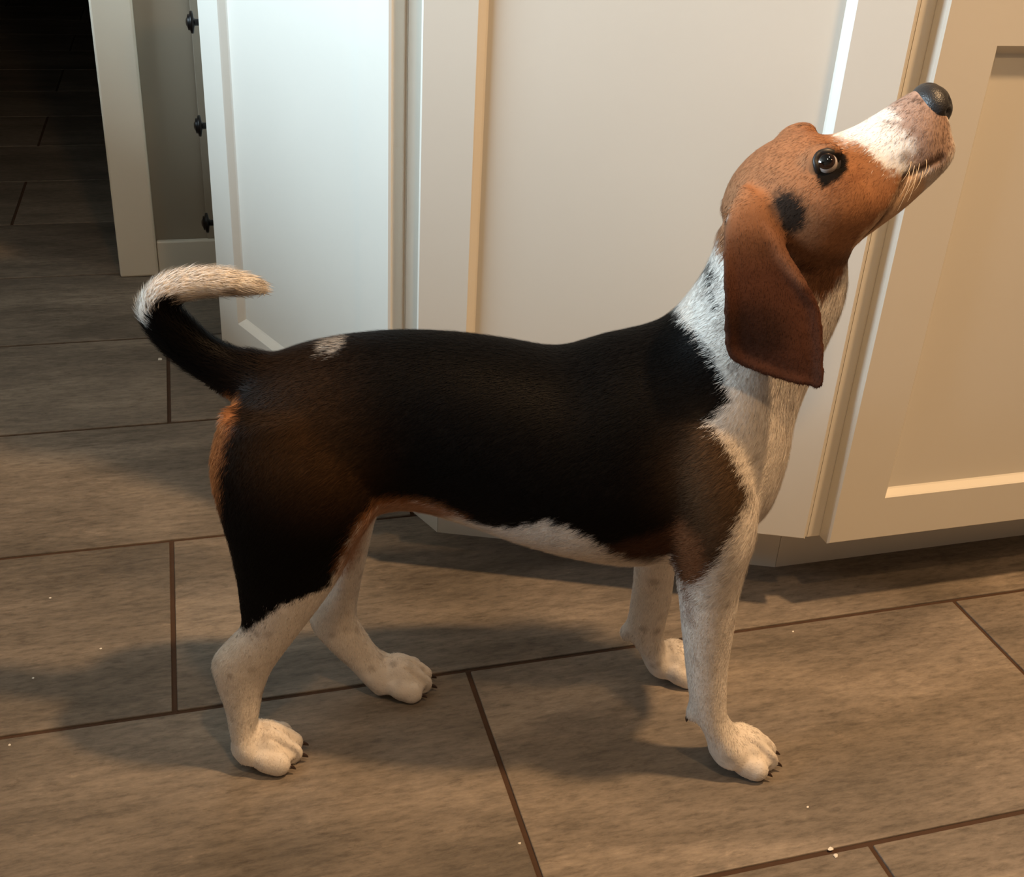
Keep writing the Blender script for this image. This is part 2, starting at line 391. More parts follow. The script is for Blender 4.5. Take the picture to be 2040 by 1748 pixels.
# --- head
trunk([((1442, 440), (1560, 560), 0.030), ((1432, 410), (1640, 560), 0.046), ((1452, 355), (1690, 515), 0.055, 0.05), ((1495, 305), (1700, 492), 0.059, 0.08),
       ((1550, 270), (1722, 474), 0.058, 0.08), ((1600, 254), (1750, 452), 0.052, 0.05), ((1645, 264), (1776, 432), 0.044, -0.05), ((1695, 250), (1806, 408), 0.036, -0.1),
       ((1748, 222), (1834, 383), 0.0325, -0.05), ((1795, 193), (1862, 357), 0.031, 0), ((1830, 174), (1885, 315), 0.0245, -.1), ((1854, 174), (1890, 280), 0.0170, 0), ((1867, 196), (1888, 256), 0.010)], 36)
for sgn in (-1, 1):
    b0 = D((1634, 316), -0.033); b0[1] *= -sgn; ell(b0, (0.018, 0.0125, 0.0105), rot_y(-0.45))         # brow ridge
    c0 = D((1600, 425), -0.034); c0[1] *= -sgn; ell(c0, (0.042, 0.022, 0.030), rot_y(-0.6))            # cheek muscle
    f0 = D((1828, 318), -0.016); f0[1] *= -sgn; ell(f0, (0.031, 0.0165, 0.022), rot_y(-0.55))          # flews
# --- ears (near one as seen, far one the same on the other side)
EAR = [((1478, 368), (1545, 385), 0.028, 0.028, .012), ((1455, 410), (1546, 425), 0.041, 0.041, .011), ((1441, 452), (1556, 468), .054, .053, .0085), ((1435, 500), (1582, 515), .064, .060, .0045), ((1434, 550), (1610, 560), .069, .064, .0042),
       ((1435, 605), (1634, 608), .072, .067, .0042), ((1437, 655), (1640, 655), .074, .070, .0042), ((1440, 690), (1640, 705), .075, .073, .004), ((1454, 716), (1638, 742), .076, .075, .0038), ((1500, 738), (1636, 760), .076, .076, .0034), ((1570, 757), (1626, 768), .076, .076, .003)]
EAR0 = (len(VERTS), len(FACES))
for sgn in (-1, 1):
    C, A1, A2 = [], [], []
    for a, b_, la, lb, th in EAR:
        P, Q = D(a, -la), D(b_, -lb)
        if sgn > 0:
            P[1] *= -1; Q[1] *= -1; P[0] += 0.045; Q[0] += 0.02; P[1] -= .012; Q[1] -= .012
        C.append((P+Q)/2); A1.append((Q-P)/2); A2.append(LV*th)
    loft(C, A1, A2, 6, 36, None, 0.8)
EARV = VERTS[EAR0[0]:]; EARF = [[i-EAR0[0] for i in f] for f in FACES[EAR0[1]:]]
# --- tail
TAIL = [((500, 800), (560, 712), .022), ((466, 795), (525, 700), .021), ((420, 768), (478, 697), .018), ((362, 730), (426, 675), .016), ((315, 690), (384, 637), .0155), ((287, 650), (354, 606), .0155),
        ((274, 618), (350, 600), .0155), ((284, 582), (354, 602), .015), ((316, 551), (366, 600), .015), ((370, 536), (388, 594), .0145), ((430, 534), (432, 588), .013), ((488, 543), (486, 590), .011), ((528, 560), (522, 588), .007), ((546, 578), (543, 586), .002)]
limb([(a, b_, 0.0, w) for a, b_, w in TAIL])
# --- near fore leg
limb([((1330, 830), (1470, 860), -.062, .020), ((1318, 920), (1492, 930), -.068, .028), ((1320, 1000), (1510, 1010), -.071, .032), ((1328, 1060), (1505, 1070), -.072, .033), ((1342, 1120), (1488, 1122), -.071, .030), ((1349, 1175), (1474, 1178), -.070, .026), ((1356, 1250), (1463, 1250), -.069, .0225),
      ((1363, 1320), (1452, 1320), -.068, .0205), ((1371, 1385), (1448, 1385), -.068, .0205), ((1382, 1425), (1449, 1422), -.068, .0205), ((1400, 1455), (1466, 1452), -.068, .021), ((1410, 1485), (1494, 1476), -.068, .0235), ((1420, 1510), (1506, 1498), -.068, .0225)])
# --- far fore leg
limb([((1250, 960), (1370, 960), .060, .026), ((1255, 1040), (1365, 1040), .066, .030), ((1262, 1100), (1350, 1100), .067, .026), ((1261, 1150), (1343, 1150), .067, .0225), ((1255, 1200), (1338, 1195), .066, .0205), ((1250, 1240), (1327, 1236), .066, .0205),
      ((1256, 1270), (1322, 1262), .066, .020), ((1272, 1295), (1326, 1288), .066, .0205), ((1283, 1320), (1345, 1312), .066, .021), ((1292, 1335), (1350, 1330), .066, .019)])
# --- near hind leg
limb([((440, 820), (640, 800), -.036, .028), ((418, 905), (735, 900), -.044, .036), ((420, 960), (762, 965), -.047, .038), ((436, 1020), (752, 1020), -.049, .037), ((456, 1085), (712, 1085), -.050, .033), ((470, 1150), (678, 1150), -.051, .028), ((477, 1205), (640, 1205), -.052, .024), ((478, 1250), (604, 1252), -.053, .021),
      ((445, 1285), (572, 1295), -.054, .0195), ((420, 1318), (546, 1332), -.054, .019), ((430, 1360), (529, 1372), -.054, .0185), ((446, 1400), (519, 1412), -.055, .018), ((457, 1445), (514, 1448), -.055, .019), ((463, 1475), (536, 1470), -.055, .0235), ((470, 1498), (552, 1488), -.055, .0235)])
# --- far hind leg
limb([((600, 900), (770, 930), .036, .034), ((630, 980), (765, 985), .044, .036), ((650, 1040), (750, 1030), .046, .030), ((656, 1095), (736, 1090), .046, .026), ((648, 1150), (723, 1150), .045, .0225), ((628, 1195), (714, 1200), .045, .020), ((614, 1238), (714, 1232), .045, .0185), ((645, 1278), (730, 1262), .045, .018),
      ((690, 1318), (755, 1300), .045, .018), ((722, 1350), (786, 1320), .045, .0225), ((745, 1372), (806, 1336), .045, .0225)])
# --- paws
CLAWS = []; PAWS = []
def paw(heel_px, heading, l_hint, size=1.0, toes=True):
    h = to_dog(on_floor(*heel_px)); a = math.radians(heading); R = rot_z(a)
    PAWS.append((h, R, size))
    def at(f, s, z): return h + R@np.array([f*size*0.88, s*size, 0]) + np.array([0, 0, z*size])
    ell(at(.020, 0, .020), np.array((.028, .0235, .0195))*size, R)
    ell(at(.030, 0, .026), np.array((.026, .0210, .0185))*size, R@rot_y(0.35))
    for i, (s, f, yaw) in enumerate(((-.0215, .033, -.16), (-.0075, .046, -.05), (.0075, .046, .05), (.0215, .033, .16))):
        T = R@rot_z(yaw)
        ell(at(f-(.002 if i in (0, 3) else 0), s*.96, .0165 if i in (0, 3) else .0200), np.array((.0180, .0092, .0135))*size, T@rot_y(0.5))
        ell(at(f+.0085, s, .0130), np.array((.0135, .0092, .0135))*size, T)
        CLAWS.append((at(f+.0200, s*1.03, .0105), T))
paw((1424, 1514), -8, 0, 0.98)
paw((1300, 1340), -6, 0, 0.95)
paw((482, 1515), 4, 0, 0.96)
paw((752, 1374), 2, 0, 0.94)
# carpal pads
p_ = D((1380, 1416), -.066); ell(p_, (.008, .009, .013))
p_ = D((1254, 1258), .066); ell(p_, (.011, .010, .012))

EARB = BVHTree.FromPolygons([tuple(v) for v in EARV], EARF)
raw = bpy.data.meshes.new('raw'); raw.from_pydata(VERTS, [], FACES); raw.update()
ro = bpy.data.objects.new('raw', raw); COL.objects.link(ro)
md = ro.modifiers.new('r', 'REMESH'); md.mode = 'VOXEL'; md.voxel_size = 0.0024; md.adaptivity = 0
dg = bpy.context.evaluated_depsgraph_get(); dg.update()
body = bpy.data.meshes.new_from_object(ro.evaluated_get(dg)); body.name = 'body'
bpy.data.objects.remove(ro)
nv = len(body.vertices); P = np.empty(nv*3); body.vertices.foreach_get('co', P); P = P.reshape(-1, 3)
ne = len(body.edges); E_ = np.empty(ne*2, int); body.edges.foreach_get('vertices', E_); E_ = E_.reshape(-1, 2)
deg = np.bincount(E_.ravel(), minlength=nv).astype(float)
def lap(P, w):
    S = np.stack([np.bincount(E_[:, 0], P[E_[:, 1], i], nv)+np.bincount(E_[:, 1], P[E_[:, 0], i], nv) for i in range(3)], 1)/deg[:, None]
    return P + (S-P)*w[:, None]
def sstep(x, a, b_): t = np.clip((x-a)/(b_-a), 0, 1); return t*t*(3-2*t)
def sdist(poly, s, z):
    n = len(poly); d2 = np.full(len(s), 1e9); ins = np.zeros(len(s), bool)
    for i in range(n):
        a, b_ = poly[i], poly[(i+1) % n]; e = b_-a; L2 = max(e@e, 1e-12)
        t = np.clip(((s-a[0])*e[0]+(z-a[1])*e[1])/L2, 0, 1)
        d2 = np.minimum(d2, (s-a[0]-t*e[0])**2+(z-a[1]-t*e[1])**2)
        c = (a[1] > z) != (b_[1] > z)
        ins ^= c & (s < (b_[0]-a[0])*(z-a[1])/((b_[1]-a[1]) if abs(b_[1]-a[1]) > 1e-9 else 1e-9)+a[0])
    return np.where(ins, 1, -1)*np.sqrt(d2)
# how long each region is smoothed: trunk joints long, head/paws/ears/tail short
s_, l_, z_ = P.T
headm = sstep(s_*0.5+z_, 0.66, 0.72); pawm = 1-sstep(z_, 0.045, 0.09)
EARD = np.full(nv, 1.0)
for i in np.where((s_ > .39) & (z_ > .35) & (abs(l_) > .03))[0]:
    EARD[i] = EARB.find_nearest(Vector(P[i]))[3]
EARM = (1-sstep(EARD, .0016, .0042))*np.maximum(sstep(abs(l_), .040, .056), 1-sstep(z_, .47, .50))
earm = (1-sstep(EARD, .0016, .0042))*sstep(abs(l_), .050, .058)
iters = 34*(1-np.maximum.reduce([headm*0.78, pawm*0.95, earm*0.88]))
iters = np.where(s_ < 0.03, np.minimum(iters, 14), iters)
for it in range(34):
    w = np.clip(iters-it, 0, 1)*0.62
    P = lap(P, w)
    P = lap(P, -w*0.30) if it % 2 else P
# the ear flap is cupped and has soft folds
EPOLY = np.array([D(q, -.070)[[0, 2]] for q in ((1450, 400), (1530, 415), (1560, 490), (1600, 555), (1635, 605), (1641, 690), (1637, 755), (1612, 768), (1540, 750), (1460, 720), (1438, 690), (1432, 560), (1430, 450))])
et = EARM*np.sign(P[:, 1])*(1-sstep(P[:, 2], .50, .56)); eu = (P[:, 0]-.475)/.045
ed = sdist(EPOLY, P[:, 0], P[:, 2])
P[:, 1] += et*(0.0045*(1-sstep(ed, .002, .013))+0.0030*np.sin(52*(P[:, 2]-.43)+1.9*eu)+0.0035*sstep(eu, .35, 1.2)*(1-sstep(ed, .004, .02)))
for _ in range(3): P = lap(P, EARM*0.5)
# grooves: between the toes, and along the lips
body.vertices.foreach_set('co', P.ravel()); body.update()
N0 = np.empty(nv*3); body.vertices.foreach_get('normal', N0); N0 = N0.reshape(-1, 3)
for h_, R_, sz_ in PAWS:
    m_ = np.where((np.linalg.norm((P-h_)[:, :2], axis=1) < .09) & (P[:, 2] < .045))[0]
    q_ = (P[m_]-h_)@R_/sz_; gv = np.zeros(len(m_))
    for s0 in (-.0146, 0.0, .0146):
        gv += np.exp(-((q_[:, 1]-s0*(0.82+0.18*sstep(q_[:, 0], .02, .05)))/.0024)**2)*sstep(q_[:, 0], .022 if s0 else .030, .040)
    P[m_] -= N0[m_]*(0.0034*gv)[:, None]
LIPS = np.array([D(q, -.028)[[0, 2]] for q in ((1872, 315), (1838, 333), (1799, 347), (1786, 376), (1770, 404), (1745, 444), (1722, 470))])
def pdist(poly, s, z):
    d2 = np.full(len(s), 1e9)
    for a, b_ in zip(poly, poly[1:]):
        e = b_-a; t = np.clip(((s-a[0])*e[0]+(z-a[1])*e[1])/(e@e), 0, 1)
        d2 = np.minimum(d2, (s-a[0]-t*e[0])**2+(z-a[1]-t*e[1])**2)
    return np.sqrt(d2)
lm = np.exp(-(pdist(LIPS, P[:, 0], P[:, 2])/.0030)**2)*(P[:, 0] > .5)*(P[:, 2] > .45)*sstep(abs(P[:, 1]), .008, .014)
P -= N0*(0.0032*lm)[:, None]
P[:, 2] = np.maximum(P[:, 2], 0.0004)
body.vertices.foreach_set('co', P.ravel()); body.update()
for p in body.polygons: p.use_smooth = True
dog = link('dog', None, label='tricolour hound standing on the tile floor with head raised', cat='dog')
dog.location = tuple(DC*DV); dog.rotation_euler = (0, 0, YAWD)

# --- coat markings and one painted fold shade: outlines on the dog's near side, found on its surface, used for both sides
ntri = len(body.loop_triangles) if body.loop_triangles else 0
body.calc_loop_triangles(); ntri = len(body.loop_triangles)
TRI = np.empty(ntri*3, int); body.loop_triangles.foreach_get('vertices', TRI); TRI = TRI.reshape(-1, 3)
bvh = BVHTree.FromPolygons([tuple(v) for v in P], [tuple(t) for t in TRI])
CAMD = to_dog(CAM)
def ray_d(x, y):
    d = ray(x, y); return np.array([d@DU, d@DV, d[2]])
def hit(x, y):
    d = ray_d(x, y); h = bvh.ray_cast(Vector(CAMD), Vector(d).normalized())
    return (np.array(h[0]), np.array(h[1])) if h[0] is not None else (None, None)
def outline(px, lf=-0.02):
    out = []
    for q in px:
        h, _ = hit(*q); h = D(q, lf) if h is None else h
        out.append((h[0], h[2]))
    return np.array(out)
def circ(cx, cy, rx, ry, n=16, rot=0.0):
    return [(cx+rx*math.cos(t)*math.cos(rot)-ry*math.sin(t)*math.sin(rot), cy+rx*math.cos(t)*math.sin(rot)+ry*math.sin(t)*math.cos(rot)) for t in np.linspace(0, 2*math.pi, n, endpoint=False)]
MARK = dict(
 saddle=[(352, 606), (332, 588), (306, 600), (292, 648), (250, 660), (330, 760), (440, 830), (380, 900), (380, 1000), (430, 1080), (470, 1160), (478, 1210), (482, 1258), (506, 1250), (560, 1206), (620, 1184), (658, 1166), (684, 1112), (716, 1050), (752, 1010), (800, 1000), (850, 1004), (900, 1020), (960, 1046), (1010, 1052), (1050, 1048), (1090, 1036), (1150, 1056), (1215, 1094), (1270, 1112), (1334, 1106), (1350, 1148), (1376, 1166), (1402, 1152), (1440, 1104), (1468, 1040), (1491, 985), (1474, 940), (1448, 890), (1412, 842), (1456, 800), (1440, 745), (1420, 705), (1385, 660), (1322, 624), (1300, 600), (1100, 600), (850, 600), (600, 600), (500, 640), (430, 660)],
 rump=[(474, 792), (440, 800), (380, 900), (380, 985), (424, 1035), (436, 1010), (434, 950), (448, 880), (466, 835)],
 flank=[(676, 1120), (716, 1040), (752, 996), (800, 990), (870, 1000), (930, 1030), (880, 1030), (800, 1030), (745, 1050), (715, 1100), (690, 1140)],
 elbow=[(1340, 1060), (1362, 1040), (1392, 1070), (1412, 1120), (1402, 1156), (1376, 1172), (1346, 1152)],
 brisket=[(1206, 1090), (1262, 1076), (1328, 1056), (1346, 1100), (1300, 1122), (1240, 1112)],
 croup1=[(655, 658), (702, 648), (702, 658), (664, 664)], croup2=[(642, 686), (656, 677), (686, 678), (680, 687), (658, 691)],
 head=[(1446, 480), (1430, 410), (1440, 350), (1490, 290), (1550, 250), (1605, 230), (1640, 240), (1662, 268), (1700, 276), (1728, 290), (1748, 318), (1772, 338), (1796, 346), (1850, 350), (1830, 400), (1740, 500), (1690, 520), (1640, 595), (1560, 600), (1470, 560)],
 tip=[(1738, 252), (1768, 222), (1830, 160), (1900, 190), (1900, 300), (1870, 345), (1826, 352), (1812, 322), (1822, 290), (1802, 264), (1775, 250)],
 chin=[(1826, 345), (1880, 330), (1850, 372), (1826, 385), (1810, 368)],
 jaw=[(1800, 350), (1846, 350), (1838, 388), (1790, 432), (1718, 490), (1698, 496), (1720, 462), (1772, 408)],
 lip=[(1850, 372), (1838, 398), (1790, 440), (1745, 475), (1742, 468), (1786, 430), (1832, 388)],
 crease=[(1788, 342), (1798, 350), (1778, 400), (1738, 456), (1732, 450), (1766, 394)],
 spot=circ(1570, 424, 38, 44, 18, -0.2),
 eyering=[(1624, 308), (1646, 290), (1678, 294), (1691, 318), (1688, 340), (1668, 360), (1638, 374), (1624, 350)],
 fold_shade=[(1652, 372), (1690, 352), (1712, 336), (1722, 350), (1690, 376), (1655, 390)],  # shade of the cheek fold below the eye, painted into the coat colour
 throat=[(1540, 460), (1580, 470), (1640, 500), (1712, 492), (1690, 530), (1640, 600), (1590, 540)],
 nape=[(1422, 395), (1436, 420), (1448, 480), (1450, 640), (1432, 616), (1416, 580), (1424, 545), (1416, 480)],
 arm=[(1400, 845), (1450, 885), (1495, 985), (1470, 1042), (1442, 1106), (1405, 1130), (1392, 1060), (1376, 980), (1380, 900)],
 earfold=[(1520, 446), (1536, 452), (1606, 566), (1596, 572), (1548, 520)],
 earlow=circ(1510, 655, 62, 48, 16, 0.3),
 mouth=[(1872, 312), (1838, 331), (1800, 342), (1798, 350), (1840, 341), (1874, 322)],
 blaze=[(1640, 262), (1700, 240), (1770, 205), (1790, 235), (1740, 266), (1690, 272)],
)
NAMES = list(MARK); SDV = np.stack([sdist(outline(MARK[n]), P[:, 0], P[:, 2]) for n in NAMES], 1)
# how far forward / sideways things are, for masks
NRM = np.empty(nv*3); body.vertices.foreach_get('normal', NRM); NRM = NRM.reshape(-1, 3)
def c3(r, g, b_): return np.array(lin(r, g, b_)[:3])
WHITE, BLACK, TAN, EARC, RUMP, MUZ, JAW = c3(228, 220, 211), c3(11, 9, 8), c3(148, 104, 74), c3(76, 48, 37), c3(160, 100, 58), c3(146, 114, 96), c3(212, 178, 146)
PXD = lambda x, y: hit(x, y)[0] if hit(x, y)[0] is not None else D((x, y), -.05)
BROWN_TINT = [(PXD(590, 900), 0.060, 0.55, c3(66, 46, 28)), (PXD(680, 960), 0.045, 0.45, c3(62, 42, 24)), (PXD(1440, 955), 0.050, 0.85, c3(84, 64, 46)), (PXD(1420, 1060), 0.030, 0.5, c3(84, 60, 40)), (PXD(620, 800), 0.05, 0.35, c3(58, 38, 20))]  # soft patches of brown hair within the black saddle
seeds = []
cand = np.where((SDV[:, 0] < -0.006) & (SDV[:, NAMES.index('head')] < -0.004) & (P[:, 0] > 0.0))[0]
for i in rng.choice(cand, 420): seeds.append((P[i], rng.uniform(.0012, .0042), rng.uniform(.2, .65)*(1.3 if P[i][2] > .36 else .8)))
tipi = np.where((SDV[:, NAMES.index('tip')] > .001) & (SDV[:, NAMES.index('tip')] < .05))[0]
TSEED = [(P[i], rng.uniform(.0007, .0016), rng.uniform(.4, .9)) for i in rng.choice(tipi, 130)]
wht = np.where((SDV[:, NAMES.index('tip')] < -.001) & (SDV[:, NAMES.index('head')] < -.002) & (P[:, 0] > .54) & (P[:, 2] > .55))[0]
TSEED += [(P[i], rng.uniform(.0007, .0018), rng.uniform(.3, .8)) for i in rng.choice(wht, 40)]
def coat(Q, S, jit, fine, EM):
    """colour of the coat at points Q with outline distances S; jit = ragged edge offsets in metres"""
    g = {n: S[:, i] for i, n in enumerate(NAMES)}
    col = np.repeat(WHITE[None], len(Q), 0)
    for c, r, k in seeds:
        d = np.linalg.norm(Q-c, axis=1); m = d < r*2
        col[m] += (c3(150, 138, 128)-col[m])*(k*(1-sstep(d[m], r*.6, r*2)))[:, None]
    def put(d, c, wid=0.003, k=1.0, jf=1.0):
        w = k*sstep(d+jit*jf, -wid, wid); col[:] = col+(c-col)*w[:, None]
    s, l, z = Q.T
    far = np.where((l > 0.0) & (z < .26) & (s < .3), z-.235, 1.0)
    put(np.minimum(g['saddle'], far), BLACK)
    ins = sstep(g['saddle'], 0, .01)
    for c, r, k, cc in BROWN_TINT:
        d2 = (s-c[0])**2+(z-c[2])**2; w = k*np.exp(-d2/(2*(r*.55)**2))*ins; col[:] = col+(cc-col)*w[:, None]
    put(g['arm'], c3(84, 66, 50), .014, .8, 1.5)
    put(np.minimum(g['rump'], far), RUMP, .006, .95); put(g['flank'], c3(158, 108, 72), .007, .85); put(g['elbow'], c3(124, 84, 58), .009, .9); put(g['brisket'], c3(74, 48, 34), .008, .85)
    put(g['croup1'], WHITE, .002, .9, .6); put(g['croup2'], WHITE, .003, .7, .6)
    hd = g['head']; put(hd, TAN, .003)
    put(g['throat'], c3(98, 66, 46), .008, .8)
    put(g['tip'], MUZ, .006, .9); put(g['chin'], c3(206, 190, 176), .005, .8); put(g['jaw'], JAW, .003, .95)
    ld = pdist(LIPS, s, z); wl_ = (0.45+0.35*(1-sstep(s, .555, .58)))*np.exp(-(ld/.0020)**2)*(s > .5)*(z > .45); col[:] = col+(c3(70, 44, 32)-col)*wl_[:, None]
    put(g['fold_shade'], c3(116, 76, 52), .005, .7); put(g['lip'], c3(52, 34, 22), .002, .9, .5)
    put(g['blaze'], WHITE, .004, .9); put(g['mouth'], c3(84, 62, 52), .0015, .4, .4)
    for c, r, k in TSEED:
        d = np.linalg.norm(Q-c, axis=1); m = d < r*1.8
        col[m] += (c3(80, 60, 50)-col[m])*(k*(1-sstep(d[m], r*.5, r*1.8)))[:, None]
    put(np.where(abs(l) > .03, g['spot'], -1), c3(30, 28, 26), .004, .96); put(np.where(abs(l) > .027, g['eyering'], -1), c3(18, 15, 14), .0016, 1.0, .3)
    put(np.where(l < .03, g['nape'], -1), BLACK, .003)
    w = EM
    EF = 0.65*sstep(g['earfold'], -.004, .004)
    ec = EARC+(TAN*.85-EARC)*(0.8*sstep(z, .515, .575))[:, None]
    ec = ec+(c3(44, 30, 25)-ec)*(0.7*sstep(g['earlow'], -.012, .010))[:, None]
    ec = ec+(c3(138, 100, 80)-ec)*EF[:, None]
    col[:] = col+(ec-col)*w[:, None]
    return np.clip(col*(1+fine[:, None]), 0.0015, 0.92)
def vnoise(Q, f):
    a = np.sin(Q@np.array([1.0, .7, .4])*f+1.3)+np.sin(Q@np.array([-.5, 1.1, .8])*f*1.37+.4)+np.sin(Q@np.array([.3, -.6, 1.2])*f*1.83+2.1)
    return a/3
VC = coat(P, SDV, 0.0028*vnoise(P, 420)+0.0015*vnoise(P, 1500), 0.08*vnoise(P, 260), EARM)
ca = body.color_attributes.new('coat', 'FLOAT_COLOR', 'POINT')
ca.data.foreach_set('color', np.hstack([VC, np.ones((nv, 1))]).ravel())
def coat_mat(name, rough, sheen):
    m, N, L, B = new_mat(name)
    at = N.new('ShaderNodeAttribute'); at.attribute_name = 'coat'
    L.new(at.outputs['Color'], B.inputs['Base Color'])
    B.inputs['Roughness'].default_value = rough; B.inputs['Specular IOR Level'].default_value = 0.06
    tc = N.new('ShaderNodeTexCoord'); nz = N.new('ShaderNodeTexNoise'); nz.inputs['Scale'].default_value = 420
    L.new(tc.outputs['Object'], nz.inputs['Vector']); bp = N.new('ShaderNodeBump'); bp.inputs['Strength'].default_value = 0.25; bp.inputs['Distance'].default_value = 0.001
    L.new(nz.outputs['Fac'], bp.inputs['Height']); L.new(bp.outputs['Normal'], B.inputs['Normal'])
    return m
M_COAT = coat_mat('coat_skin', 0.75, 0.1); M_HAIR = coat_mat('coat_hair', 0.5, 0.0)
link('body', body, M_COAT, dog)

# --- eyes
EYE_R = 0.0090
h, n_ = hit(1649, 327)
EC = h + np.array([0.0, 0.0048, -0.0010])
def eye_mat():
    m, N, L, B = new_mat('eye')
    tc = N.new('ShaderNodeTexCoord'); sp = N.new('ShaderNodeSeparateXYZ'); L.new(tc.outputs['Object'], sp.inputs[0])
    dv = N.new('ShaderNodeMath'); dv.operation = 'DIVIDE'; dv.inputs[1].default_value = EYE_R; L.new(sp.outputs['Z'], dv.inputs[0])
    r = N.new('ShaderNodeValToRGB'); r.color_ramp.interpolation = 'EASE'
    st = [(0.0, lin(176, 166, 160)), (0.615, lin(160, 150, 146)), (0.65, lin(20, 13, 10)), (0.70, lin(44, 26, 18)), (0.86, lin(36, 21, 15)), (0.88, lin(5, 4, 4))]
    while len(r.color_ramp.elements) < len(st): r.color_ramp.elements.new(.5)
    for e, (p_, c) in zip(r.color_ramp.elements, st): e.position = p_; e.color = c
    L.new(dv.outputs[0], r.inputs[0]); L.new(r.outputs[0], B.inputs['Base Color'])
    B.inputs['Roughness'].default_value = 0.04; B.inputs['Coat Weight'].default_value = 1.0; B.inputs['Coat Roughness'].default_value = 0.02
    return m
M_EYE = eye_mat()
bm = bmesh.new(); bmesh.ops.create_uvsphere(bm, u_segments=32, v_segments=20, radius=EYE_R); eye_me = mesh_from('eye', bm, True)
view = CAMD-EC; view /= np.linalg.norm(view)
gaze = view + np.array([-0.02, 0.0, 0.46]); gaze /= np.linalg.norm(gaze)
bm = bmesh.new()
M_LID = paint('eyelid_skin', (26, 21, 19), 0.45)
NL, NM = 40, 10
def lid_mesh():
    bm = bmesh.new(); rings = []
    for i in range(NL):
        t = 2*math.pi*i/NL
        x, y = 0.0087*math.cos(t), 0.0086*math.sin(t)*(1-0.16*math.cos(t))
        zc = math.sqrt(max(EYE_R**2*1.02-x*x-y*y, 0.0))if x*x+y*y < EYE_R**2 else 0.0
        zc = max(zc, 0.0012)
        rad = Vector((x, y, 0)).normalized()
        rings.append([bm.verts.new(Vector((x, y, zc-0.0006))+rad*(0.0032*math.cos(a))+Vector((0, 0, 0.0021*math.sin(a)))) for a in np.linspace(0, 2*math.pi, NM, endpoint=False)])
    for i in range(NL):
        a, b_ = rings[i], rings[(i+1) % NL]
        for j in range(NM): bm.faces.new((a[j], b_[j], b_[(j+1) % NM], a[(j+1) % NM]))
    return mesh_from('eyelid', bm, True)
lid_me = lid_mesh()
for sgn in (1, -1):
    flip = np.array([1, sgn, 1.0])
    eo = link('eye', eye_me, M_EYE, dog); eo.location = tuple(EC*flip*(1 if sgn > 0 else np.array([1, .88, .994])))
    eo.rotation_euler = Vector(gaze*flip).to_track_quat('Z', 'Y').to_euler()
    lo = link('eyelid', lid_me, M_LID, dog); lo.location = tuple(EC*flip*(1 if sgn > 0 else np.array([1, .88, .994])))
    out = np.array([0.22, -0.92, 0.30])*flip; out /= np.linalg.norm(out)
    zx = Vector(out); yx = (Vector((-0.35, 0, 1))-zx*Vector((-0.35, 0, 1)).dot(zx)).normalized(); xx = yx.cross(zx)
    lo.rotation_euler = Matrix((xx, yx, zx)).transposed().to_euler()
# --- nose
NC = D((1855, 211), 0.0)
bm = bmesh.new(); bmesh.ops.create_uvsphere(bm, u_segments=48, v_segments=32, radius=1)
ha = math.radians(34)
for v in bm.verts:
    x, y, z = v.co
    w = 1.0 - 0.28*max(0, -z)                                       # narrower below
    f = 0.0
    for sg in (-1, 1):
        nd = Vector((0.80, 0.52*sg, 0.02)).normalized(); a = v.co.angle(nd); f += 0.0052*math.exp(-(a/0.20)**2)
        nd2 = Vector((0.42, 0.86*sg, -0.22)).normalized(); f += 0.0040*math.exp(-(v.co.angle(nd2)/0.17)**2)
    f += 0.0018*math.exp(-(y/0.10)**2)*max(0, x)
    px_, py_, pz_ = x*0.0150, y*0.0212*w, z*0.0184
    L_ = math.sqrt(px_**2+py_**2+pz_**2); k = (L_-f)/L_
    v.co = Vector((px_*k, py_*k, pz_*k))
no = link('nose', mesh_from('nose', bm, True), None, dog); no.location = tuple(NC); no.rotation_euler = (0, -ha, 0)
m, N, L, B = new_mat('nose_leather'); B.inputs['Base Color'].default_value = lin(40, 38, 38); B.inputs['Roughness'].default_value = 0.42
vo = N.new('ShaderNodeTexVoronoi'); vo.inputs['Scale'].default_value = 900; tc = N.new('ShaderNodeTexCoord'); L.new(tc.outputs['Object'], vo.inputs['Vector'])
bp = N.new('ShaderNodeBump'); bp.inputs['Strength'].default_value = 0.35; bp.inputs['Distance'].default_value = 0.0006; L.new(vo.outputs['Distance'], bp.inputs['Height']); L.new(bp.outputs['Normal'], B.inputs['Normal'])
no.data.materials.append(m)
# --- claws
M_CLAW = paint('claw_horn', (52, 36, 28), 0.35)
bm = bmesh.new(); rings = []
for i in range(7):
    t = i/6; r = 0.0029*(1-t)**0.7+0.0003; a = 0.9*t
    c = Vector((0.0120*math.sin(a+0.15)-.0018, 0, -0.0085*(1-math.cos(a+.15)))); 
    rings.append([bm.verts.new(c+Vector((0.3*r*math.sin(q)*t, 0.8*r*math.cos(q), r*math.sin(q)))) for q in np.linspace(0, 2*math.pi, 8, endpoint=False)])
for a, b_ in zip(rings, rings[1:]):
    for j in range(8): bm.faces.new((a[j], a[(j+1) % 8], b_[(j+1) % 8], b_[j]))
bm.faces.new(rings[0][::-1]); bm.faces.new(rings[-1]); claw_me = mesh_from('claw', bm, True)
for c, T in CLAWS:
    o = link('claw', claw_me, M_CLAW, dog); o.scale = (.85, .9, .9); o.location = tuple(c+T@np.array([.0005, 0, 0.0005])); o.rotation_euler = Matrix(T.tolist()).to_euler()
for q, l in (((1374, 1425), -.064), ((1250, 1264), .066)):
    o = link('claw', claw_me, M_CLAW, dog); o.location = tuple(D(q, l)); o.rotation_euler = (0, 0.9, math.pi*0.9)
